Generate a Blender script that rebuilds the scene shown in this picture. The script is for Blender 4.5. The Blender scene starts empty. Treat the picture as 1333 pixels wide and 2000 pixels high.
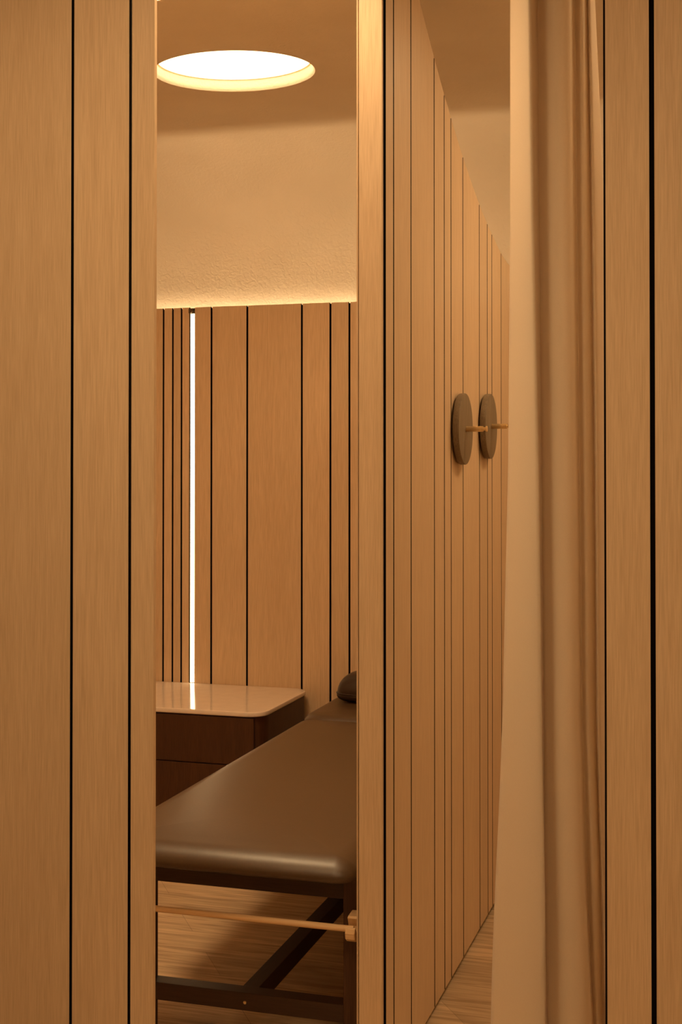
import bpy, bmesh, math, random
from mathutils import Vector, Matrix

# ---------------------------------------------------------------- camera, world, exposure
SC = bpy.context.scene
COL = SC.collection
random.seed(7)
F_PX = 2633.0
YAW, PITCH = math.radians(16.76), math.radians(0.7)
cd = bpy.data.cameras.new('camera')
cam = bpy.data.objects.new('camera', cd)
COL.objects.link(cam)
cd.sensor_width = 36.0
cd.lens = F_PX / 2000.0 * 36.0
cd.shift_y = -(1000.0 - 867.8) / 2000.0
cd.clip_start = 0.02
cam.location = (0, 0, 1.5)
cam.rotation_euler = (math.radians(90) + PITCH, 0, YAW)
SC.camera = cam
SC.view_settings.view_transform = 'Standard'
SC.view_settings.look = 'None'
SC.view_settings.gamma = 1.0
SC.view_settings.use_curve_mapping = False
SC.view_settings.exposure = 0.0
world = bpy.data.worlds.new('world')
SC.world = world
world.use_nodes = True
world.node_tree.nodes['Background'].inputs[0].default_value = (0.02, 0.012, 0.006, 1)
world.node_tree.nodes['Background'].inputs[1].default_value = 0.2

WARM = (1.0, 0.69, 0.36)
DISC_STRENGTH = (6.2, 23.0)          # round ceiling lights
HALL_STRENGTH = (27.0, 26.0)
FILL_STRENGTH = (46.0, 13.0)         # added fill light in each room, unseen, nearer the doorway, for brightness
COVE_STRENGTH = 66.0         # strip behind the panelling
VERT_STRENGTH = 10.0         # vertical line light
SPOT_POWER = 25.0            # downlight over the doorway

CEIL = 2.85
LIP = 2.194
FRONT_Y = 2.565
BACK_Y = 5.64
PART_X = -0.816
PART_Y = 3.065

# ---------------------------------------------------------------- materials
def new_mat(name):
    m = bpy.data.materials.new(name)
    m.use_nodes = True
    nt = m.node_tree
    b = nt.nodes['Principled BSDF']
    return m, nt, b

def N(nt, kind, **kw):
    n = nt.nodes.new(kind)
    for k, v in kw.items():
        setattr(n, k, v)
    return n

def ramp(nt, stops):
    r = N(nt, 'ShaderNodeValToRGB')
    e = r.color_ramp.elements
    while len(e) < len(stops):
        e.new(0.5)
    for el, (p, c) in zip(e, stops):
        el.position = p
        el.color = (c[0], c[1], c[2], 1)
    return r

def wood(name, base, dark, rough=0.42, fine=430.0, long=14.0, axis='Z', bump=0.12, figure=0.5, spec=0.35):
    """long-grained veneer; every board is shifted by its own 'bid' value"""
    m, nt, b = new_mat(name)
    L = nt.links.new
    tc = N(nt, 'ShaderNodeTexCoord')
    at = N(nt, 'ShaderNodeAttribute'); at.attribute_name = 'bid'
    off = N(nt, 'ShaderNodeVectorMath', operation='SCALE'); off.inputs[0].default_value = (13.7, 7.3, 21.1)
    L(at.outputs['Fac'], off.inputs['Scale'])
    add = N(nt, 'ShaderNodeVectorMath', operation='ADD')
    L(tc.outputs['Object'], add.inputs[0]); L(off.outputs[0], add.inputs[1])
    def stretched(a, l):
        mp = N(nt, 'ShaderNodeMapping')
        s = {'Z': (a, a, l), 'X': (l, a, a), 'Y': (a, l, a)}[axis]
        mp.inputs['Scale'].default_value = s
        L(add.outputs[0], mp.inputs['Vector'])
        return mp
    m1 = stretched(fine, long)
    n1 = N(nt, 'ShaderNodeTexNoise'); n1.inputs['Scale'].default_value = 1.0; n1.inputs['Detail'].default_value = 4
    L(m1.outputs[0], n1.inputs['Vector'])
    m2 = stretched(34.0, 2.2)
    n2 = N(nt, 'ShaderNodeTexNoise'); n2.inputs['Scale'].default_value = 1.0; n2.inputs['Detail'].default_value = 6
    n2.inputs['Distortion'].default_value = 0.9
    L(m2.outputs[0], n2.inputs['Vector'])
    # cathedral figure: contour lines of a slow stretched noise
    m3 = stretched(9.0, 0.55)
    n3 = N(nt, 'ShaderNodeTexNoise'); n3.inputs['Scale'].default_value = 1.0; n3.inputs['Detail'].default_value = 1.5
    L(m3.outputs[0], n3.inputs['Vector'])
    mul = N(nt, 'ShaderNodeMath', operation='MULTIPLY'); mul.inputs[1].default_value = 42.0
    L(n3.outputs['Fac'], mul.inputs[0])
    fr = N(nt, 'ShaderNodeMath', operation='PINGPONG'); fr.inputs[1].default_value = 1.0
    L(mul.outputs[0], fr.inputs[0])
    a1 = N(nt, 'ShaderNodeMath', operation='MULTIPLY'); a1.inputs[1].default_value = 0.72; L(n1.outputs['Fac'], a1.inputs[0])
    a2 = N(nt, 'ShaderNodeMath', operation='MULTIPLY_ADD'); a2.inputs[1].default_value = 0.28
    L(n2.outputs['Fac'], a2.inputs[0]); L(a1.outputs[0], a2.inputs[2])
    a3 = N(nt, 'ShaderNodeMath', operation='MULTIPLY_ADD'); a3.inputs[1].default_value = 0.16 * figure
    L(fr.outputs[0], a3.inputs[0]); L(a2.outputs[0], a3.inputs[2])
    r = ramp(nt, [(0.30, dark), (0.66 + 0.08 * figure, base)])
    L(a3.outputs[0], r.inputs[0])
    # small shift of tone from board to board
    hs = N(nt, 'ShaderNodeHueSaturation')
    v = N(nt, 'ShaderNodeMath', operation='MULTIPLY_ADD'); v.inputs[1].default_value = 0.10; v.inputs[2].default_value = 0.95
    L(at.outputs['Fac'], v.inputs[0]); L(v.outputs[0], hs.inputs['Value'])
    L(r.outputs[0], hs.inputs['Color'])
    L(hs.outputs[0], b.inputs['Base Color'])
    b.inputs['Roughness'].default_value = rough
    b.inputs['Specular IOR Level'].default_value = spec
    bp = N(nt, 'ShaderNodeBump'); bp.inputs['Strength'].default_value = bump; bp.inputs['Distance'].default_value = 0.002
    L(a3.outputs[0], bp.inputs['Height']); L(bp.outputs[0], b.inputs['Normal'])
    return m

def plain(name, col, rough=0.6, metallic=0.0, spec=0.4, coat=0.0, bump=None, vary=0.0):
    m, nt, b = new_mat(name)
    L = nt.links.new
    tc = N(nt, 'ShaderNodeTexCoord')
    n = N(nt, 'ShaderNodeTexNoise'); n.inputs['Scale'].default_value = (bump[0] if bump else 20.0); n.inputs['Detail'].default_value = 4
    L(tc.outputs['Object'], n.inputs['Vector'])
    r = ramp(nt, [(0.3, [c * (1 - vary) for c in col]), (0.7, [min(1, c * (1 + vary)) for c in col])])
    L(n.outputs['Fac'], r.inputs[0]); L(r.outputs[0], b.inputs['Base Color'])
    b.inputs['Roughness'].default_value = rough
    b.inputs['Metallic'].default_value = metallic
    b.inputs['Specular IOR Level'].default_value = spec
    b.inputs['Coat Weight'].default_value = coat
    b.inputs['Coat Roughness'].default_value = 0.25
    if bump:
        bp = N(nt, 'ShaderNodeBump'); bp.inputs['Strength'].default_value = bump[1]; bp.inputs['Distance'].default_value = bump[2]
        L(n.outputs['Fac'], bp.inputs['Height']); L(bp.outputs[0], b.inputs['Normal'])
    return m

def emitter(name, col, strength):
    m, nt, b = new_mat(name)
    b.inputs['Base Color'].default_value = (0.8, 0.8, 0.8, 1)
    b.inputs['Emission Color'].default_value = (*col, 1)
    b.inputs['Emission Strength'].default_value = strength
    return m

OAK = wood('oak_veneer', (0.73, 0.538, 0.35), (0.575, 0.40, 0.245))
OAK_CAP = wood('oak_solid', (0.82, 0.57, 0.36), (0.58, 0.375, 0.21), fine=330, figure=1.3, bump=0.15)
OAK_ROD = wood('oak_turned', (0.86, 0.60, 0.34), (0.72, 0.48, 0.25), axis='X', figure=0.2)
GAP = plain('dark_gap', (0.006, 0.0035, 0.002), rough=0.9, spec=0.1)
DARK = wood('dark_oak', (0.085, 0.034, 0.014), (0.040, 0.015, 0.006), rough=0.45, figure=0.2, fine=380)
DARK_X = wood('espresso_wood', (0.050, 0.022, 0.011), (0.028, 0.011, 0.006), rough=0.38, figure=0.2, axis='X')
DARK_Y = wood('espresso_wood_long', (0.050, 0.022, 0.011), (0.028, 0.011, 0.006), rough=0.38, figure=0.2, axis='Y')
SMOKED = wood('smoked_oak', (0.28, 0.212, 0.138), (0.14, 0.10, 0.062), rough=0.5, figure=0.3, fine=500, bump=0.3)
BRASS = plain('brushed_brass', (0.86, 0.68, 0.40), rough=0.30, metallic=1.0)
LEATHER = plain('brown_leather', (0.066, 0.035, 0.014), rough=0.40, spec=0.6, coat=0.0, bump=(160, 0.10, 0.001), vary=0.08)
LEATHER_DARK = plain('dark_leather', (0.026, 0.013, 0.008), rough=0.33, spec=0.5, bump=(120, 0.15, 0.001), vary=0.1)
QUARTZ = plain('stone_top', (0.78, 0.66, 0.56), rough=0.10, spec=0.5, vary=0.03)
METAL_DARK = plain('bronze_metal', (0.12, 0.09, 0.06), rough=0.4, metallic=0.8)

def plaster_mat():
    m, nt, b = new_mat('troweled_plaster')
    L = nt.links.new
    tc = N(nt, 'ShaderNodeTexCoord')
    n = N(nt, 'ShaderNodeTexNoise'); n.inputs['Scale'].default_value = 55; n.inputs['Detail'].default_value = 6; n.inputs['Distortion'].default_value = 1.0
    L(tc.outputs['Object'], n.inputs['Vector'])
    n2 = N(nt, 'ShaderNodeTexNoise'); n2.inputs['Scale'].default_value = 3.0; n2.inputs['Detail'].default_value = 3
    L(tc.outputs['Object'], n2.inputs['Vector'])
    r = ramp(nt, [(0.3, (0.74, 0.65, 0.53)), (0.7, (0.80, 0.71, 0.59))])
    L(n2.outputs['Fac'], r.inputs[0]); L(r.outputs[0], b.inputs['Base Color'])
    b.inputs['Roughness'].default_value = 0.85
    b.inputs['Specular IOR Level'].default_value = 0.15
    bp = N(nt, 'ShaderNodeBump'); bp.inputs['Strength'].default_value = 0.5; bp.inputs['Distance'].default_value = 0.004
    L(n.outputs['Fac'], bp.inputs['Height']); L(bp.outputs[0], b.inputs['Normal'])
    return m
PLASTER = plaster_mat()

def floor_mat():
    """wide oak boards laid crosswise, their ends cut at an angle"""
    m, nt, b = new_mat('oak_floor')
    L = nt.links.new
    tc = N(nt, 'ShaderNodeTexCoord')
    sx = N(nt, 'ShaderNodeSeparateXYZ'); L(tc.outputs['Object'], sx.inputs[0])
    ad = N(nt, 'ShaderNodeMath', operation='MULTIPLY_ADD'); ad.inputs[1].default_value = 0.7
    L(sx.outputs['Y'], ad.inputs[0]); L(sx.outputs['X'], ad.inputs[2])
    cb = N(nt, 'ShaderNodeCombineXYZ'); L(ad.outputs[0], cb.inputs['X']); L(sx.outputs['Y'], cb.inputs['Y'])
    br = N(nt, 'ShaderNodeTexBrick'); br.offset = 0.4; br.squash = 1.0
    br.inputs['Scale'].default_value = 1.0
    br.inputs['Brick Width'].default_value = 1.1; br.inputs['Row Height'].default_value = 0.16
    br.inputs['Mortar Size'].default_value = 0.0011; br.inputs['Mortar Smooth'].default_value = 0.2
    br.inputs['Color1'].default_value = (0.42, 0.42, 0.42, 1); br.inputs['Color2'].default_value = (0.62, 0.62, 0.62, 1)
    br.inputs['Mortar'].default_value = (0.25, 0.25, 0.25, 1)
    L(cb.outputs[0], br.inputs['Vector'])
    mp = N(nt, 'ShaderNodeMapping'); mp.inputs['Scale'].default_value = (3.0, 55.0, 1.0)
    L(tc.outputs['Object'], mp.inputs['Vector'])
    n = N(nt, 'ShaderNodeTexNoise'); n.inputs['Scale'].default_value = 1.0; n.inputs['Detail'].default_value = 7; n.inputs['Distortion'].default_value = 1.2
    L(mp.outputs[0], n.inputs['Vector'])
    r = ramp(nt, [(0.30, (0.36, 0.24, 0.14)), (0.68, (0.70, 0.51, 0.325))])
    L(n.outputs['Fac'], r.inputs[0])
    mx = N(nt, 'ShaderNodeMix', data_type='RGBA', blend_type='MULTIPLY'); mx.inputs['Factor'].default_value = 0.75
    g = N(nt, 'ShaderNodeMath', operation='MULTIPLY'); g.inputs[1].default_value = 1.75
    L(br.outputs['Color'], g.inputs[0])
    L(r.outputs[0], mx.inputs['A']); L(g.outputs[0], mx.inputs['B'])
    L(mx.outputs['Result'], b.inputs['Base Color'])
    b.inputs['Roughness'].default_value = 0.5
    b.inputs['Specular IOR Level'].default_value = 0.3
    bp = N(nt, 'ShaderNodeBump'); bp.inputs['Strength'].default_value = 0.15; bp.inputs['Distance'].default_value = 0.002
    L(n.outputs['Fac'], bp.inputs['Height']); L(bp.outputs[0], b.inputs['Normal'])
    return m
FLOOR = floor_mat()

def curtain_mat():
    m, nt, b = new_mat('curtain_linen')
    L = nt.links.new
    tc = N(nt, 'ShaderNodeTexCoord')
    mp = N(nt, 'ShaderNodeMapping'); mp.inputs['Scale'].default_value = (900, 900, 900)
    L(tc.outputs['Object'], mp.inputs['Vector'])
    n = N(nt, 'ShaderNodeTexNoise'); n.inputs['Scale'].default_value = 1.0; n.inputs['Detail'].default_value = 2
    L(mp.outputs[0], n.inputs['Vector'])
    r = ramp(nt, [(0.3, (0.82, 0.70, 0.56)), (0.7, (0.87, 0.75, 0.60))])
    L(n.outputs['Fac'], r.inputs[0]); L(r.outputs[0], b.inputs['Base Color'])
    b.inputs['Roughness'].default_value = 0.85
    b.inputs['Specular IOR Level'].default_value = 0.1
    b.inputs['Sheen Weight'].default_value = 0.15
    n2 = N(nt, 'ShaderNodeTexNoise'); n2.inputs['Scale'].default_value = 6.0; n2.inputs['Detail'].default_value = 2
    L(tc.outputs['Object'], n2.inputs['Vector'])
    bp = N(nt, 'ShaderNodeBump'); bp.inputs['Strength'].default_value = 0.15; bp.inputs['Distance'].default_value = 0.01
    L(n2.outputs['Fac'], bp.inputs['Height']); L(bp.outputs[0], b.inputs['Normal'])
    tr = N(nt, 'ShaderNodeBsdfTranslucent'); L(r.outputs[0], tr.inputs['Color'])
    mx = N(nt, 'ShaderNodeMixShader'); mx.inputs[0].default_value = 0.33
    L(b.outputs[0], mx.inputs[1]); L(tr.outputs[0], mx.inputs[2])
    L(mx.outputs[0], nt.nodes['Material Output'].inputs['Surface'])
    return m
CURTAIN = curtain_mat()

# ---------------------------------------------------------------- mesh helpers
def make(name, bm, mats, parent=None, smooth=False, recalc=True):
    """link a bmesh drawn in world coordinates as ONE object; its origin moves to the parent's base"""
    if recalc:
        bmesh.ops.recalc_face_normals(bm, faces=bm.faces)
    me = bpy.data.meshes.new(name)
    if parent is not None:
        p = parent; off = Vector((0, 0, 0))
        while p is not None:
            off += p.location; p = p.parent
        bmesh.ops.translate(bm, verts=bm.verts, vec=-off)
    bm.to_mesh(me); bm.free()
    for mt in (mats if isinstance(mats, (list, tuple)) else [mats]):
        me.materials.append(mt)
    if smooth:
        for p in me.polygons:
            p.use_smooth = True
    o = bpy.data.objects.new(name, me)
    COL.objects.link(o)
    if parent is not None:
        o.parent = parent
    return o

def smooth_by_angle(o, deg=35):
    me = o.data
    for p in me.polygons:
        p.use_smooth = True
    bm = bmesh.new(); bm.from_mesh(me)
    lim = math.radians(deg)
    for e in bm.edges:
        if len(e.link_faces) == 2 and e.calc_face_angle(0) > lim:
            e.smooth = False
    bm.to_mesh(me); bm.free()

def thing(name, label, cat, loc, group=None):
    o = bpy.data.objects.new(name, None)
    o.empty_display_size = 0.05
    COL.objects.link(o)
    o.location = loc
    o['label'] = label; o['category'] = cat
    if group: o['group'] = group
    return o

def structure(o):
    o['kind'] = 'structure'
    return o

def box(bm, x0, x1, y0, y1, z0, z1, mi=0, bev=0.0, bid=None, dark_sides=None):
    lay = bm.verts.layers.float.get('bid') or bm.verts.layers.float.new('bid')
    vs = [bm.verts.new((x, y, z)) for x in (x0, x1) for y in (y0, y1) for z in (z0, z1)]
    fs = [bm.faces.new([vs[i] for i in q]) for q in
          ((0, 1, 3, 2), (4, 6, 7, 5), (0, 4, 5, 1), (2, 3, 7, 6), (0, 2, 6, 4), (1, 5, 7, 3))]
    for f in fs: f.material_index = mi
    if dark_sides == 'X': fs[0].material_index = fs[1].material_index = 1
    if dark_sides == 'Y': fs[2].material_index = fs[3].material_index = 1
    if bev:
        es = list({e for f in fs for e in f.edges})
        r = bmesh.ops.bevel(bm, geom=es, offset=bev, segments=2, profile=0.6, affect='EDGES', material=mi)
        vs = list({v for f in r['faces'] for v in f.verts} | {v for v in vs if v.is_valid})
    if bid is not None:
        for v in vs:
            if v.is_valid: v[lay] = bid
    return vs

def prism(bm, pts, axis, a0, a1, mi=0):
    """extrude a 2-D outline along an axis ('X': pts are (y,z); 'Y': (x,z); 'Z': (x,y))"""
    def P(p, a):
        return {'X': (a, p[0], p[1]), 'Y': (p[0], a, p[1]), 'Z': (p[0], p[1], a)}[axis]
    lo = [bm.verts.new(P(p, a0)) for p in pts]
    hi = [bm.verts.new(P(p, a1)) for p in pts]
    fs = [bm.faces.new(lo), bm.faces.new(hi)]
    n = len(pts)
    for i in range(n):
        fs.append(bm.faces.new((lo[i], lo[(i + 1) % n], hi[(i + 1) % n], hi[i])))
    for f in fs: f.material_index = mi
    return lo + hi

def lathe(bm, prof, axis, centre, seg=48, mi=0):
    """prof: list of (radius, distance along axis)"""
    rings = []
    for r, d in prof:
        ring = []
        for k in range(seg):
            a = 2 * math.pi * k / seg
            c, s = r * math.cos(a), r * math.sin(a)
            p = {'X': (d, c, s), 'Z': (c, s, d), 'Y': (c, d, s)}[axis]
            ring.append(bm.verts.new((centre[0] + p[0], centre[1] + p[1], centre[2] + p[2])))
        rings.append(ring)
    for a, b in zip(rings, rings[1:]):
        for k in range(seg):
            f = bm.faces.new((a[k], a[(k + 1) % seg], b[(k + 1) % seg], b[k])); f.material_index = mi
    bm.faces.new(rings[0]); bm.faces.new(rings[-1])

def rrect(x0, x1, y0, y1, r, seg=8):
    pts = []
    r = max(r, 1e-4)
    for cx, cy, a0 in ((x1 - r, y1 - r, 0), (x0 + r, y1 - r, 90), (x0 + r, y0 + r, 180), (x1 - r, y0 + r, 270)):
        for k in range(seg + 1):
            a = math.radians(a0 + 90.0 * k / seg)
            pts.append((cx + r * math.cos(a), cy + r * math.sin(a)))
    return pts

def pad(bm, x0, x1, y0, y1, r, prof, mi=0, seg=8, zf=None):
    """rounded slab from rings of (inset, z)"""
    rings = []
    for d, z in prof:
        pts = rrect(x0 + d, x1 - d, y0 + d, y1 - d, max(r - d, 0.006), seg)
        rings.append([bm.verts.new((p[0], p[1], z + (zf(p[0], p[1]) if zf else 0))) for p in pts])
    n = len(rings[0])
    for a, b in zip(rings, rings[1:]):
        for k in range(n):
            f = bm.faces.new((a[k], a[(k + 1) % n], b[(k + 1) % n], b[k])); f.material_index = mi
    bm.faces.new(rings[0]).material_index = mi
    bm.faces.new(rings[-1]).material_index = mi

# ---------------------------------------------------------------- structure
bm = bmesh.new()
box(bm, -3.4, 2.3, -1.5, 5.95, -0.06, 0.0)
structure(make('floor', bm, FLOOR))

def ellipse(cx, cy, rx, ry, n=72):
    return [(cx + rx * math.cos(2 * math.pi * k / n), cy + ry * math.sin(2 * math.pi * k / n)) for k in range(n)]

LIGHT_L = (-1.702, 4.362); LIGHT_R = (0.10, 4.362); FILL_L = (-1.72, 3.38); FILL_R = (0.20, 3.38); LRX, LRY = 0.286, 0.243
HALL = [(-1.20, 1.42), (0.22, 0.70)]  # the right-hand one is an added unseen fill that brightens the curtain
SPOT = (-0.95, 2.76)
CURVE_Y, CURVE_Z, BACKP = 5.20, 2.30, 5.735       # where the ceiling starts to bend, where it ends, plaster face behind the panels
bm = bmesh.new()
def loop(pts, z):
    vs = [bm.verts.new((p[0], p[1], z)) for p in pts]
    return [bm.edges.new((vs[i], vs[(i + 1) % len(vs)])) for i in range(len(vs))], vs
edges = []
outer = [(-3.4, -1.5), (2.3, -1.5), (2.3, CURVE_Y), (-3.4, CURVE_Y)]
e0, ov = loop(outer, CEIL); edges += e0
holes = []
for c, rx, ry in [(LIGHT_L, LRX, LRY), (LIGHT_R, LRX, LRY), (FILL_L, LRX, LRY), (FILL_R, LRX, LRY)] + [(h, 0.285, 0.285) for h in HALL] + [(SPOT, 0.04, 0.04)]:
    e, v = loop(ellipse(c[0], c[1], rx, ry, 72 if rx > 0.1 else 24), CEIL); edges += e; holes.append((c, rx, v))
bmesh.ops.triangle_fill(bm, use_beauty=True, use_dissolve=False, edges=edges)
for c, rx, v in holes:           # recess walls, softly rolled edge as hand-finished plaster
    prev = v
    n = len(v)
    d = 0.055 if rx > 0.1 else 0.05
    steps = [(0.985, 0.005), (0.972, 0.014), (0.968, d)] if rx > 0.1 else [(1.0, d)]
    for s, dz in steps:
        cur = [bm.verts.new((c[0] + (q.co.x - c[0]) * s, c[1] + (q.co.y - c[1]) * s, CEIL + dz)) for q in v]
        for k in range(n):
            bm.faces.new((prev[k], prev[(k + 1) % n], cur[(k + 1) % n], cur[k]))
        prev = cur
    bm.faces.new(prev)
# the cove: ceiling bends down behind the panelling
pts = []
RY, RZ = BACKP - CURVE_Y, CEIL - CURVE_Z
for k in range(25):
    a = math.radians(90.0 * k / 24)
    pts.append((CURVE_Y + RY * math.sin(a), CURVE_Z + RZ * math.cos(a)))
pts.append((BACKP, 2.05))
prev = [ov[3], ov[2]]
for y, z in pts[1:]:
    cur = [bm.verts.new((-3.4, y, z)), bm.verts.new((2.3, y, z))]
    bm.faces.new((prev[0], prev[1], cur[1], cur[0]))
    prev = cur
ceil = make('ceiling', bm, PLASTER)
smooth_by_angle(ceil, 25)
structure(ceil)

def boards_x(bm, xs, y0, y1, z0, z1, gap=0.009, last_plain=False):
    """boards across X between the joints xs"""
    for i, (a, b) in enumerate(zip(xs, xs[1:])):
        box(bm, a + gap / 2, b - gap / 2, y0, y1, z0, z1, 0, 0.0, random.random(), None if last_plain and i == len(xs) - 2 else 'X')

A_, B_, C_, D_ = 0.172, 0.257, 0.132, 0.087
# back wall: panelling in front of the plaster, open trough on top
xs = [-1.66]
for w in (A_, B_, C_, D_, A_, B_, C_, D_, A_, B_, C_, D_, A_, B_, C_): xs.append(xs[-1] + w)
right_run = [-2.308, -2.136, -1.879, -1.747] + [x for x in xs if x < 2.1] + [2.2]
bm = bmesh.new()
boards_x(bm, right_run, BACK_Y, BACK_Y + 0.012, 0.015, LIP)
box(bm, -2.3885, -2.3125, BACK_Y, BACK_Y + 0.012, 0.015, LIP, 0, 0.0, 0.4, 'X')
sl = [-2.4165, -2.454, -2.497, -2.543, -2.587, -2.630, -2.673, -2.716, -2.800]
for a, b in zip(sl[1:], sl):
    g = 0.004
    box(bm, a + g, b - (0.0 if b == sl[0] else g), BACK_Y, BACK_Y + 0.012, 0.015, LIP, 0, 0.0, random.random(), 'X')
box(bm, -3.3, 2.2, BACK_Y + 0.012, BACK_Y + 0.022, 0, LIP - 0.004, 1)
structure(make('wall_back', bm, [OAK, GAP]))

# cove strip that glows upward from the trough
def led_run(x0, x1, label, k=1.0):
    t = thing('cove_light', label, 'light', ((x0 + x1) / 2, 5.70, 2.085), 'linear lights hidden above the back panelling')
    b = bmesh.new(); box(b, x0, x1, 5.690, 5.7345, 2.113, 2.126); make('channel', b, METAL_DARK, t)
    b = bmesh.new(); box(b, x0 + 0.01, x1 - 0.01, 5.7065, 5.7175, 2.1265, 2.131)
    make('diffuser', b, emitter('cove_glow', WARM, COVE_STRENGTH * k), t)
led_run(-2.80, -0.90, 'concealed warm cove strip washing the plaster above the left room back panelling')
led_run(-0.78, 0.94, 'concealed warm cove strip washing the plaster in the room behind the curtain', 0.5)

# side walls of the two rooms (plain oak panelling)
def boards_y(bm, ys, x0, x1, z0, z1, gap=0.009):
    for a, b in zip(ys, ys[1:]):
        box(bm, x0, x1, a + gap / 2, b - gap / 2, z0, z1, 0, 0.0007, random.random())
bm = bmesh.new()
ys = [2.67, 2.84, 3.10, 3.23, 3.32, 3.49, 3.75, 3.88, 3.97, 4.14, 4.40, 4.53, 4.62, 4.79, 5.05, 5.18, 5.27, 5.44, 5.63]
boards_y(bm, ys, -2.812, -2.80, 0.015, CEIL - 0.002)
box(bm, -2.86, -2.812, 2.67, 5.635, 0, CEIL - 0.003, 1)
structure(make('wall_left', bm, [OAK, GAP]))
bm = bmesh.new()
box(bm, 0.95, 1.03, 2.67, 5.635, 0, CEIL - 0.001)
structure(make('wall_right', bm, PLASTER))

# front wall to the left and right of the opening
def front_wall(name, xs, edge0, edge1, gap=0.0095):
    b = bmesh.new()
    boards_x(b, xs, FRONT_Y, FRONT_Y + 0.012, 0.015, CEIL - 0.001, gap, name.endswith('left'))
    box(b, edge0, edge1, FRONT_Y + 0.007, FRONT_Y + 0.083, 0, CEIL - 0.001, 1)
    xs = [x for x in xs if x < edge1 - 0.02 or name.endswith('right')] + ([edge1 + 0.004] if name.endswith('left') else [])
    boards_x(b, xs, FRONT_Y + 0.084, FRONT_Y + 0.096, 0.015, CEIL - 0.001, 0.0095)
    return structure(make(name, b, [OAK, GAP]))
front_wall('wall_front_left', [-3.3, -3.05, -2.92, -2.83, -2.66, -2.40, -2.27, -2.183, -2.012, -1.887 - 0.0, -1.628, -1.367, -1.2325, -1.1748], -3.3, -1.238, 0.0065)
front_wall('wall_front_right', [-0.2575, -0.1675, 0.004, 0.262, 0.394, 0.48, 0.652, 0.909, 1.041, 1.128, 1.30, 1.557, 1.689, 1.776, 1.948, 2.2], -0.2572, 2.2)
# corridor shell behind the camera
bm = bmesh.new(); box(bm, -3.3, 2.2, -1.35, -1.27, 0, CEIL - 0.001); structure(make('wall_rear', bm, PLASTER))
bm = bmesh.new(); box(bm, -3.38, -3.30, -1.27, FRONT_Y + 0.09, 0, CEIL - 0.001); structure(make('wall_corridor_left', bm, PLASTER))
bm = bmesh.new(); box(bm, 2.20, 2.28, -1.27, BACK_Y, 0, CEIL - 0.001); structure(make('wall_corridor_right', bm, PLASTER))

# partition between the rooms: its top sweeps down towards the back wall
SW = [(3.00, 3.02), (3.152, 2.895), (3.30, 2.785), (3.441, 2.693), (3.593, 2.605), (3.721, 2.536), (3.811, 2.493), (3.982, 2.416),
      (4.241, 2.320), (4.38, 2.281), (4.463, 2.260), (4.639, 2.222), (4.80, 2.204), (4.95, 2.196), (5.70, 2.194)]
def top_z(y):
    pts = SW
    for i in range(len(pts) - 1):
        if pts[i][0] <= y <= pts[i + 1][0]:
            p0 = pts[max(i - 1, 0)]; p1 = pts[i]; p2 = pts[i + 1]; p3 = pts[min(i + 2, len(pts) - 1)]
            h = p2[0] - p1[0]; t = (y - p1[0]) / h
            m1 = (p2[1] - p0[1]) / (p2[0] - p0[0]) * h; m2 = (p3[1] - p1[1]) / (p3[0] - p1[0]) * h
            z = (2*t**3 - 3*t**2 + 1) * p1[1] + (t**3 - 2*t**2 + t) * m1 + (-2*t**3 + 3*t**2) * p2[1] + (t**3 - t**2) * m2
            return min(z, CEIL - 0.001)
    return LIP
def swept(bm, y0, y1, x0, x1, z0, drop, mi, bid, dark_start=True):
    n = max(3, int((y1 - y0) / 0.02))
    up = [(y0 + (y1 - y0) * k / n, top_z(y0 + (y1 - y0) * k / n) - drop) for k in range(n + 1)]
    out = [(y0, z0)] + up + [(y1, z0)]
    lay = bm.verts.layers.float.get('bid') or bm.verts.layers.float.new('bid')
    vs = prism(bm, out, 'X', x0, x1, mi)
    for v in vs: v[lay] = bid
    bm.verts.ensure_lookup_table()
    ends = {f for v in vs for f in v.link_faces}
    for f in ends:
        ys_ = [v.co.y for v in f.verts]
        if mi == 0 and max(ys_) - min(ys_) < 1e-6 and min(ys_) > y0 + 0.001: f.material_index = 1
        if mi == 0 and max(ys_) - min(ys_) < 1e-6 and dark_start: f.material_index = 1
bm = bmesh.new()
XL = -0.885
gy = [3.078, 3.151, 3.327, 3.593, 3.721, 3.811, 3.982, 4.241, 4.380, 4.463, 4.639, 4.896, 5.028, 5.115, 5.287, 5.544, 5.638]
for i, (a, b) in enumerate(zip(gy, gy[1:])):
    g = 0.0045
    y0 = a + (0 if i == 0 else g)
    swept(bm, y0, b - g, PART_X - 0.010, PART_X, 0.018, 0.0, 0, random.random())
    swept(bm, y0 - (0.011 if i == 0 else 0), b - g, XL, XL + 0.0035 if i == 0 else XL + 0.010, 0.018, 0.0, 0, random.random(), i > 0)
swept(bm, 3.076, 5.636, XL + 0.0035, PART_X - 0.010, 0.0, 0.002, 1, 0.5)
box(bm, -0.8785, -0.8215, 3.063, 3.076, 0.0, CEIL - 0.001, 0, 0.0008, 0.77)
wp = structure(make('wall_partition', bm, [OAK, GAP]))

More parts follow.
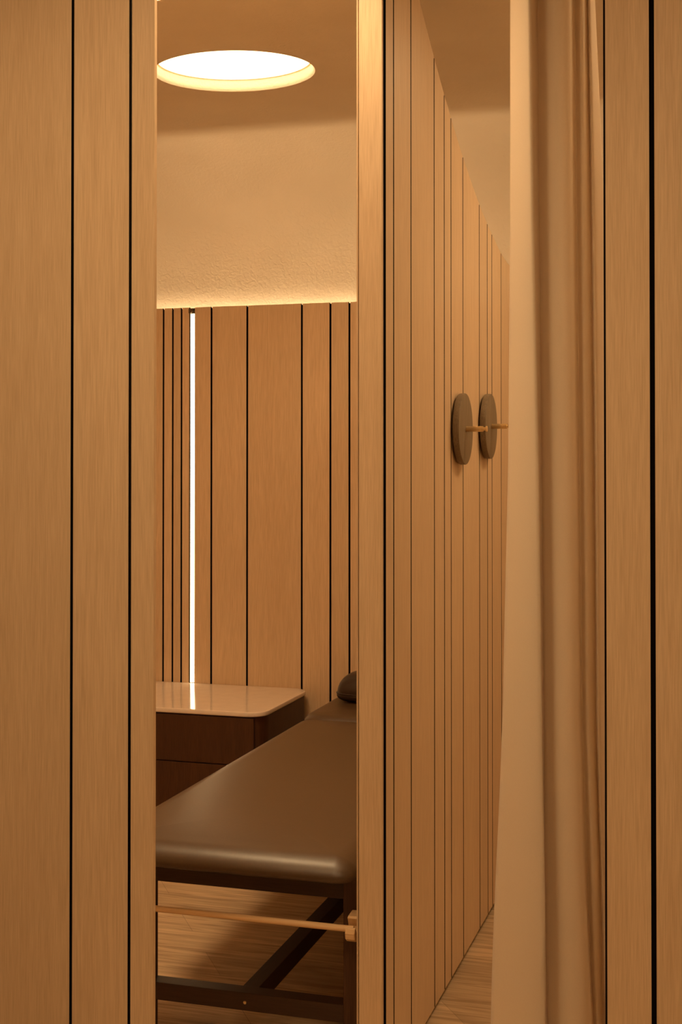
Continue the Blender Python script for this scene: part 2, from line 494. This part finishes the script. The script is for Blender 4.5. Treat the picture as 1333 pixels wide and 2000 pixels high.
# ---------------------------------------------------------------- lights of the place, and added unseen fill lights
def round_light(cx, cy, rx, ry, strength, label):
    t = thing('ceiling_light', label, 'light', (cx, cy, CEIL + 0.05), 'round recessed ceiling lights')
    b = bmesh.new()
    p1 = ellipse(cx, cy, rx * 0.962, ry * 0.962)
    prism(b, p1, 'Z', CEIL + 0.042, CEIL + 0.053)
    make('diffuser', b, emitter('lamp_glow', WARM, strength), t)
    b = bmesh.new()
    o = [b.verts.new((x, y, CEIL + 0.040)) for x, y in ellipse(cx, cy, rx * 0.966, ry * 0.966)]
    i = [b.verts.new((x, y, CEIL + 0.040)) for x, y in ellipse(cx, cy, rx * 0.950, ry * 0.950)]
    o2 = [b.verts.new((v.co.x, v.co.y, CEIL + 0.0415)) for v in o]; i2 = [b.verts.new((v.co.x, v.co.y, CEIL + 0.0415)) for v in i]
    n = len(o)
    for k in range(n):
        j = (k + 1) % n
        b.faces.new((o[k], o[j], i[j], i[k])); b.faces.new((o2[k], o2[j], o[j], o[k]))
        b.faces.new((i2[k], i2[j], i[j], i[k])); b.faces.new((o2[k], o2[j], i2[j], i2[k]))
    make('trim_ring', b, BRASS, t)
    return t
round_light(*LIGHT_L, LRX, LRY, DISC_STRENGTH[0], 'large round white ceiling light recessed over the massage table')
round_light(*LIGHT_R, LRX, LRY, DISC_STRENGTH[1], 'round ceiling light of the room behind the curtain, out of view')
round_light(*FILL_L, LRX, LRY, FILL_STRENGTH[0], 'added round fill light in the ceiling at the foot end of the massage table, unseen')
round_light(*FILL_R, LRX, LRY, FILL_STRENGTH[1], 'added round fill light in the ceiling just behind the curtain, unseen')
round_light(*HALL[0], 0.285, 0.285, HALL_STRENGTH[0], 'round corridor ceiling light left of the viewer, out of view')
round_light(*HALL[1], 0.285, 0.285, HALL_STRENGTH[1], 'added round fill light in the corridor ceiling right of the viewer, unseen')

t = thing('downlight', 'small recessed downlight over the doorway, above the frame of the picture', 'light', (SPOT[0], SPOT[1], CEIL))
bm = bmesh.new()
lathe(bm, [(0.038, 0.03), (0.038, 0.0), (0.030, -0.002), (0.026, 0.012), (0.022, 0.03)], 'Z', (SPOT[0], SPOT[1], CEIL), 24)
make('bezel', bm, METAL_DARK, t, True)
ld = bpy.data.lights.new('lamp', 'SPOT'); ld.energy = SPOT_POWER; ld.color = WARM; ld.spot_size = math.radians(150); ld.spot_blend = 1.0; ld.shadow_soft_size = 0.02
lo = bpy.data.objects.new('lamp', ld); COL.objects.link(lo); lo.parent = t; lo.location = (0, 0, -0.03)

# vertical line light in the back panelling
t = thing('line_light', 'tall thin glowing white line light set upright into the back panelling', 'light', (-2.4025, BACK_Y, 0.51))
bm = bmesh.new(); box(bm, -2.4164, -2.3886, BACK_Y + 0.0035, BACK_Y + 0.0115, 0.501, 2.190); make('channel', bm, METAL_DARK, t)
bm = bmesh.new(); box(bm, -2.4095, -2.3912, BACK_Y + 0.0002, BACK_Y + 0.003, 0.501, 2.165)
make('diffuser', bm, emitter('line_glow', WARM, VERT_STRENGTH), t)
bm = bmesh.new(); prism(bm, [(-2.4165, 2.188), (-2.3895, 2.188), (-2.394, 2.178), (-2.408, 2.167), (-2.4165, 2.167)], 'Y', BACK_Y - 0.008, BACK_Y - 0.0012)
make('end_cap', bm, METAL_DARK, t)

# ---------------------------------------------------------------- bedside cabinet
cx0, cx1, cy0, cy1 = -2.62, -1.845, 5.052, 5.632
t = thing('cabinet', 'low dark wood cabinet with rounded corners and a glossy pale top', 'cabinet', ((cx0 + cx1) / 2, (cy0 + cy1) / 2, 0))
bm = bmesh.new()
prism(bm, rrect(cx0 + 0.04, cx1 - 0.04, cy0 + 0.04, cy1 - 0.01, 0.05), 'Z', 0.0, 0.052)
o = make('plinth', bm, DARK, t)
bm = bmesh.new()
# carcass outline: the drawer recess is cut from the front
FL, FR = cx0 + 0.07, cx1 - 0.048
out = rrect(cx0, cx1, cy0, cy1, 0.07, 10)
carc = []
pts = [p for p in out]
prism(bm, [p for p in rrect(cx0, cx1, cy0, cy1, 0.07, 10) if True], 'Z', 0.05, 0.478)
o = make('body', bm, DARK, t)
smooth_by_angle(o, 30)
for nm, z0, z1 in (('drawer', 0.062, 0.2835), ('drawer', 0.2885, 0.474)):
    bm = bmesh.new(); box(bm, cx0 + 0.075, cx1 - 0.072 + 0.036, cy0 - 0.012, cy0 + 0.004, z0, z1, 0, 0.0012, random.random())
    make(nm, bm, DARK, t)
bm = bmesh.new()
pad(bm, cx0 - 0.006, cx1 + 0.006, cy0 - 0.016, cy1 + 0.004, 0.075,
    [(0.004, 0.480), (0.0008, 0.4825), (0.0, 0.486), (0.0, 0.494), (0.001, 0.4975), (0.004, 0.4995), (0.02, 0.500)], seg=12)
o = make('countertop', bm, QUARTZ, t)
o['label'] = 'glossy pale stone top'
smooth_by_angle(o, 30)

# ---------------------------------------------------------------- massage table
TX0, TX1 = -1.620, -0.900
t = thing('massage_table', 'brown leather massage table on a dark wooden frame', 'massage table', (-1.26, 4.2, 0))
FX0, FX1 = -1.530, -0.903
YN = 3.17
def cushion(name, x0, x1, y0, y1, r, zb, zt, edge):
    b = bmesh.new()
    prof = [(0.030, zb), (0.012, zb + 0.001), (0.003, zb + 0.006)]
    H = zt - zb
    for k in range(1, 13):
        a = math.radians(90.0 * k / 12)
        prof.append((edge * (1 - math.sin(a)) ** 1.0 * 0 + edge * (1 - math.cos(a)), zb + 0.008 + (H - 0.014) * math.sin(a)))
    for d, dz in ((edge + 0.03, 0.003), (edge + 0.08, 0.006), (edge + 0.14, 0.0075), (edge + 0.20, 0.008)):
        if d < min(x1 - x0, y1 - y0) / 2 - 0.02:
            prof.append((d, zt - 0.006 + dz))
    pad(b, x0, x1, y0, y1, r, prof, seg=14)
    o = make(name, b, LEATHER, t, True)
    return o
cushion('mattress', TX0, TX1, 3.095, 4.832, 0.060, 0.483, 0.546, 0.075)
cushion('head_cushion', TX0 - 0.012, TX1 - 0.01, 4.836, 5.455, 0.10, 0.483, 0.545, 0.05)
# frame
def timber(name, x0, x1, y0, y1, z0, z1, mat, parent=t):
    b = bmesh.new(); box(b, x0, x1, y0, y1, z0, z1, 0, 0.002, random.random())
    return make(name, b, mat, parent)
for yy in (YN, 4.78):
    for x0, x1 in ((FX0, -1.467), (-0.949, FX1)):
        timber('leg', x0, x1, yy, yy + 0.055, 0.0, 0.4825, DARK)
    timber('rail', -1.4668, -0.9492, yy + 0.004, yy + 0.040, 0.427, 0.4825, DARK_X)
    bar = timber('crossbar', -1.4668, -0.9492, yy + 0.002, yy + 0.048, 0.126, 0.170, DARK_X)
    if yy == YN:
        b = bmesh.new(); lathe(b, [(0.0045, -0.001), (0.004, -0.0035), (0.0015, -0.004)], 'Y', (-1.206, yy + 0.003, 0.147), 16)
        make('screw_cap', b, BRASS, bar)
for x0, x1 in ((FX0 + 0.006, -1.486), (-0.944, FX1 - 0.006)):
    timber('side_rail', x0, x1, YN + 0.0555, 4.7795, 0.42, 0.4825, DARK_Y)
timber('stretcher', -1.232, -1.188, YN + 0.0485, 4.7815, 0.118, 0.166, DARK_Y)
# wooden rod carried by two brackets at the foot end
RY_, RZ_ = 3.128, 0.373
b = bmesh.new()
lathe(b, [(0.0072, -1.53), (0.0078, -1.528), (0.0078, -0.912), (0.0072, -0.910)], 'X', (0, RY_, RZ_), 24)
o = make('roll_rod', b, OAK_ROD, t, False); o['label'] = 'pale wooden rod'
smooth_by_angle(o, 40)
for x0, x1 in ((-0.926, -0.902), (-1.512, -1.488)):
    b = bmesh.new()
    prof = [(YN - 0.0005, 0.345), (YN - 0.0005, 0.405), (3.133, 0.402), (3.128, 0.398), (3.136, 0.384), (3.139, 0.377), (3.137, 0.368), (3.130, 0.3645),
            (3.122, 0.367), (3.1185, 0.374), (3.1185, 0.380), (3.110, 0.378), (3.107, 0.368), (3.110, 0.354), (3.120, 0.346), (3.132, 0.343)]
    prism(b, prof, 'X', x0, x1)
    bmesh.ops.bevel(b, geom=[e for e in b.edges if abs(e.verts[0].co.x - e.verts[1].co.x) < 1e-6], offset=0.001, segments=2, affect='EDGES')
    o = make('rod_bracket', b, OAK_ROD, t); o['label'] = 'pale wooden bracket'

# ---------------------------------------------------------------- bolster on the head end
t = thing('pillow', 'dark brown domed leather pillow on the head end of the massage table', 'pillow', (-1.36, 5.18, 0.547))
def dome(bm, x0, x1, y0, y1, z0, prof_fn, nu=40, nv=14):
    cx, cy = (x0 + x1) / 2, (y0 + y1) / 2
    rx, ry = (x1 - x0) / 2, (y1 - y0) / 2
    rings = []
    for s, z in prof_fn:
        ring = []
        for k in range(nu):
            a = 2 * math.pi * k / nu
            c, sn = math.cos(a), math.sin(a)
            e = 0.55
            ring.append(bm.verts.new((cx + rx * s[0] * math.copysign(abs(c) ** e, c), cy + ry * s[1] * math.copysign(abs(sn) ** e, sn), z0 + z)))
        rings.append(ring)
    for a, b in zip(rings, rings[1:]):
        for k in range(nu):
            bm.faces.new((a[k], a[(k + 1) % nu], b[(k + 1) % nu], b[k]))
    bm.faces.new(rings[0]); bm.faces.new(rings[-1])
prof = [((0.80, 0.55), 0.001), ((0.90, 0.78), 0.004), ((0.965, 0.93), 0.013), ((0.985, 0.985), 0.024), ((0.975, 0.975), 0.031), ((0.968, 0.965), 0.033),
        ((0.975, 0.96), 0.036)]
for k in range(1, 12):
    a = math.radians(90 * k / 12)
    prof.append((((0.55 + 0.42 * math.cos(a)), 0.96 * math.cos(a) ** 0.8 + 0.02), 0.036 + 0.079 * math.sin(a)))
prof.append(((0.40, 0.06), 0.115))
bm = bmesh.new(); dome(bm, -1.572, -1.15, 5.075, 5.30, 0.547, prof)
make('cushion_body', bm, LEATHER_DARK, t, True)
bm = bmesh.new()
nu = 64; rr = 0.0032; ringv = []
for k in range(nu):
    a = 2 * math.pi * k / nu; c, sn = math.cos(a), math.sin(a); e = 0.55
    px = -1.361 + 0.211 * 0.978 * math.copysign(abs(c) ** e, c); py = 5.1875 + 0.1125 * 0.975 * math.copysign(abs(sn) ** e, sn)
    d = Vector((px + 1.361, py - 5.1875, 0)).normalized()
    ringv.append([bm.verts.new((px + d.x * rr * math.cos(q * math.pi / 3), py + d.y * rr * math.cos(q * math.pi / 3), 0.547 + 0.033 + rr * math.sin(q * math.pi / 3))) for q in range(6)])
for k in range(nu):
    for q in range(6):
        bm.faces.new((ringv[k][q], ringv[(k + 1) % nu][q], ringv[(k + 1) % nu][(q + 1) % 6], ringv[k][(q + 1) % 6]))
make('piping', bm, LEATHER_DARK, t, True)

# ---------------------------------------------------------------- wall hooks on the partition
def hook(y, z, label):
    t = thing('wall_hook', label, 'hook', (PART_X, y, z), 'round wooden hooks on the partition')
    b = bmesh.new()
    lathe(b, [(0.086, 0.0008), (0.086, 0.005), (0.1015, 0.0055), (0.1040, 0.007), (0.1050, 0.010), (0.1050, 0.0225), (0.1042, 0.0243), (0.102, 0.025)], 'X', (PART_X, y, z), 96)
    o = make('backplate', b, SMOKED, t); smooth_by_angle(o, 30)
    b = bmesh.new()
    x = 0.0252
    lathe(b, [(0.0078, x), (0.0082, x + 0.001), (0.0082, x + 0.046), (0.0076, x + 0.0465), (0.0076, x + 0.0475), (0.0082, x + 0.048), (0.0080, x + 0.0505),
              (0.0052, x + 0.0515), (0.0048, x + 0.057), (0.0066, x + 0.0575), (0.0082, x + 0.0590), (0.0084, x + 0.0625), (0.0078, x + 0.0632)], 'X', (PART_X, y, z), 32)
    o = make('peg', b, BRASS, t); o['label'] = 'brass peg'; smooth_by_angle(o, 30)
hook(3.905, 1.5935, 'nearer and larger looking dark round wooden hook with brass peg on the partition')
hook(4.318, 1.6115, 'farther dark round wooden hook with brass peg, partly behind the first hook, by the curtain')

# ---------------------------------------------------------------- curtain
TOPC = [(-0.488, 2.9), (-0.435, 2.8), (-0.428, 2.828), (-0.426, 2.87), (-0.413, 2.856), (-0.383, 2.83), (-0.355, 2.838), (-0.349, 2.885), (-0.332, 2.872), (-0.324, 2.905), (-0.317, 2.895), (-0.312, 2.955)]
UPC = [(-0.489, 2.9), (-0.43, 2.8), (-0.424, 2.828), (-0.423, 2.87), (-0.411, 2.856), (-0.379, 2.83), (-0.354, 2.838), (-0.346, 2.885), (-0.329, 2.872), (-0.318, 2.905), (-0.308, 2.895), (-0.293, 2.955)]
CENC = [(-0.494, 2.9), (-0.421, 2.8), (-0.419, 2.828), (-0.418, 2.87), (-0.408, 2.856), (-0.377, 2.83), (-0.349, 2.838), (-0.341, 2.885), (-0.325, 2.872), (-0.313, 2.905), (-0.303, 2.895), (-0.29, 2.955)]
MIDC = [(-0.507, 2.9), (-0.416, 2.8), (-0.414, 2.828), (-0.415, 2.87), (-0.405, 2.856), (-0.374, 2.83), (-0.345, 2.838), (-0.337, 2.885), (-0.322, 2.872), (-0.31, 2.905), (-0.301, 2.895), (-0.289, 2.955)]
BOTC = [(-0.533, 2.9), (-0.411, 2.8), (-0.41, 2.828), (-0.411, 2.87), (-0.399, 2.856), (-0.36, 2.83), (-0.323, 2.838), (-0.316, 2.885), (-0.303, 2.872), (-0.297, 2.905), (-0.285, 2.895), (-0.274, 2.955)]
CURVES = [(2.461, TOPC), (2.017, UPC), (1.5, CENC), (0.963, MIDC), (0.333, BOTC)]
def catmull(pts, per=8):
    out = []
    n = len(pts)
    for i in range(n - 1):
        p0, p1, p2, p3 = (Vector(pts[max(i - 1, 0)]), Vector(pts[i]), Vector(pts[i + 1]), Vector(pts[min(i + 2, n - 1)]))
        for k in range(per):
            s = k / per
            out.append(0.5 * ((2 * p1) + (-p0 + p2) * s + (2 * p0 - 5 * p1 + 4 * p2 - p3) * s * s + (-p0 + 3 * p1 - 3 * p2 + p3) * s ** 3))
    out.append(Vector(pts[-1]))
    return out
CV = [(z, catmull(c)) for z, c in CURVES]
t = thing('curtain', 'beige fabric curtain hanging in soft folds between the partition and the right panelled wall', 'curtain', (-0.40, 2.87, 0.0))
bm = bmesh.new()
zs = [0.015 + (2.80 - 0.015) * k / 60 for k in range(61)]
grid = []
for z in zs:
    row = []
    for q in range(len(CV) - 1):
        if z >= CV[q + 1][0] or q == len(CV) - 2:
            (z1, c1), (z0, c0) = CV[q], CV[q + 1]
            break
    for i in range(len(c0)):
        p = c0[i].lerp(c1[i], (z - z0) / (z1 - z0))
        w = 0.0025 * math.sin(z * 9 + i * 0.21) * max(0, 1 - z / 1.2)
        if i < 10: w += 0.004 * math.exp(-((z - 0.50) / 0.05) ** 2) * (i / 10)
        row.append(bm.verts.new((p.x + w, p.y - w, z)))
    grid.append(row)
for r0, r1 in zip(grid, grid[1:]):
    for k in range(len(r0) - 1):
        bm.faces.new((r0[k], r0[k + 1], r1[k + 1], r1[k]))
o = make('fabric', bm, CURTAIN, t, True, recalc=False)
sd = o.modifiers.new('thickness', 'SOLIDIFY'); sd.thickness = 0.0025; sd.offset = 0
bm = bmesh.new(); box(bm, -0.80, -0.20, 2.86, 2.885, 2.815, CEIL - 0.001); make('curtain_track', bm, METAL_DARK, t)
bm = bmesh.new(); box(bm, -0.49, -0.31, 2.862, 2.883, 2.798, 2.8149); make('header_tape', bm, CURTAIN, t)
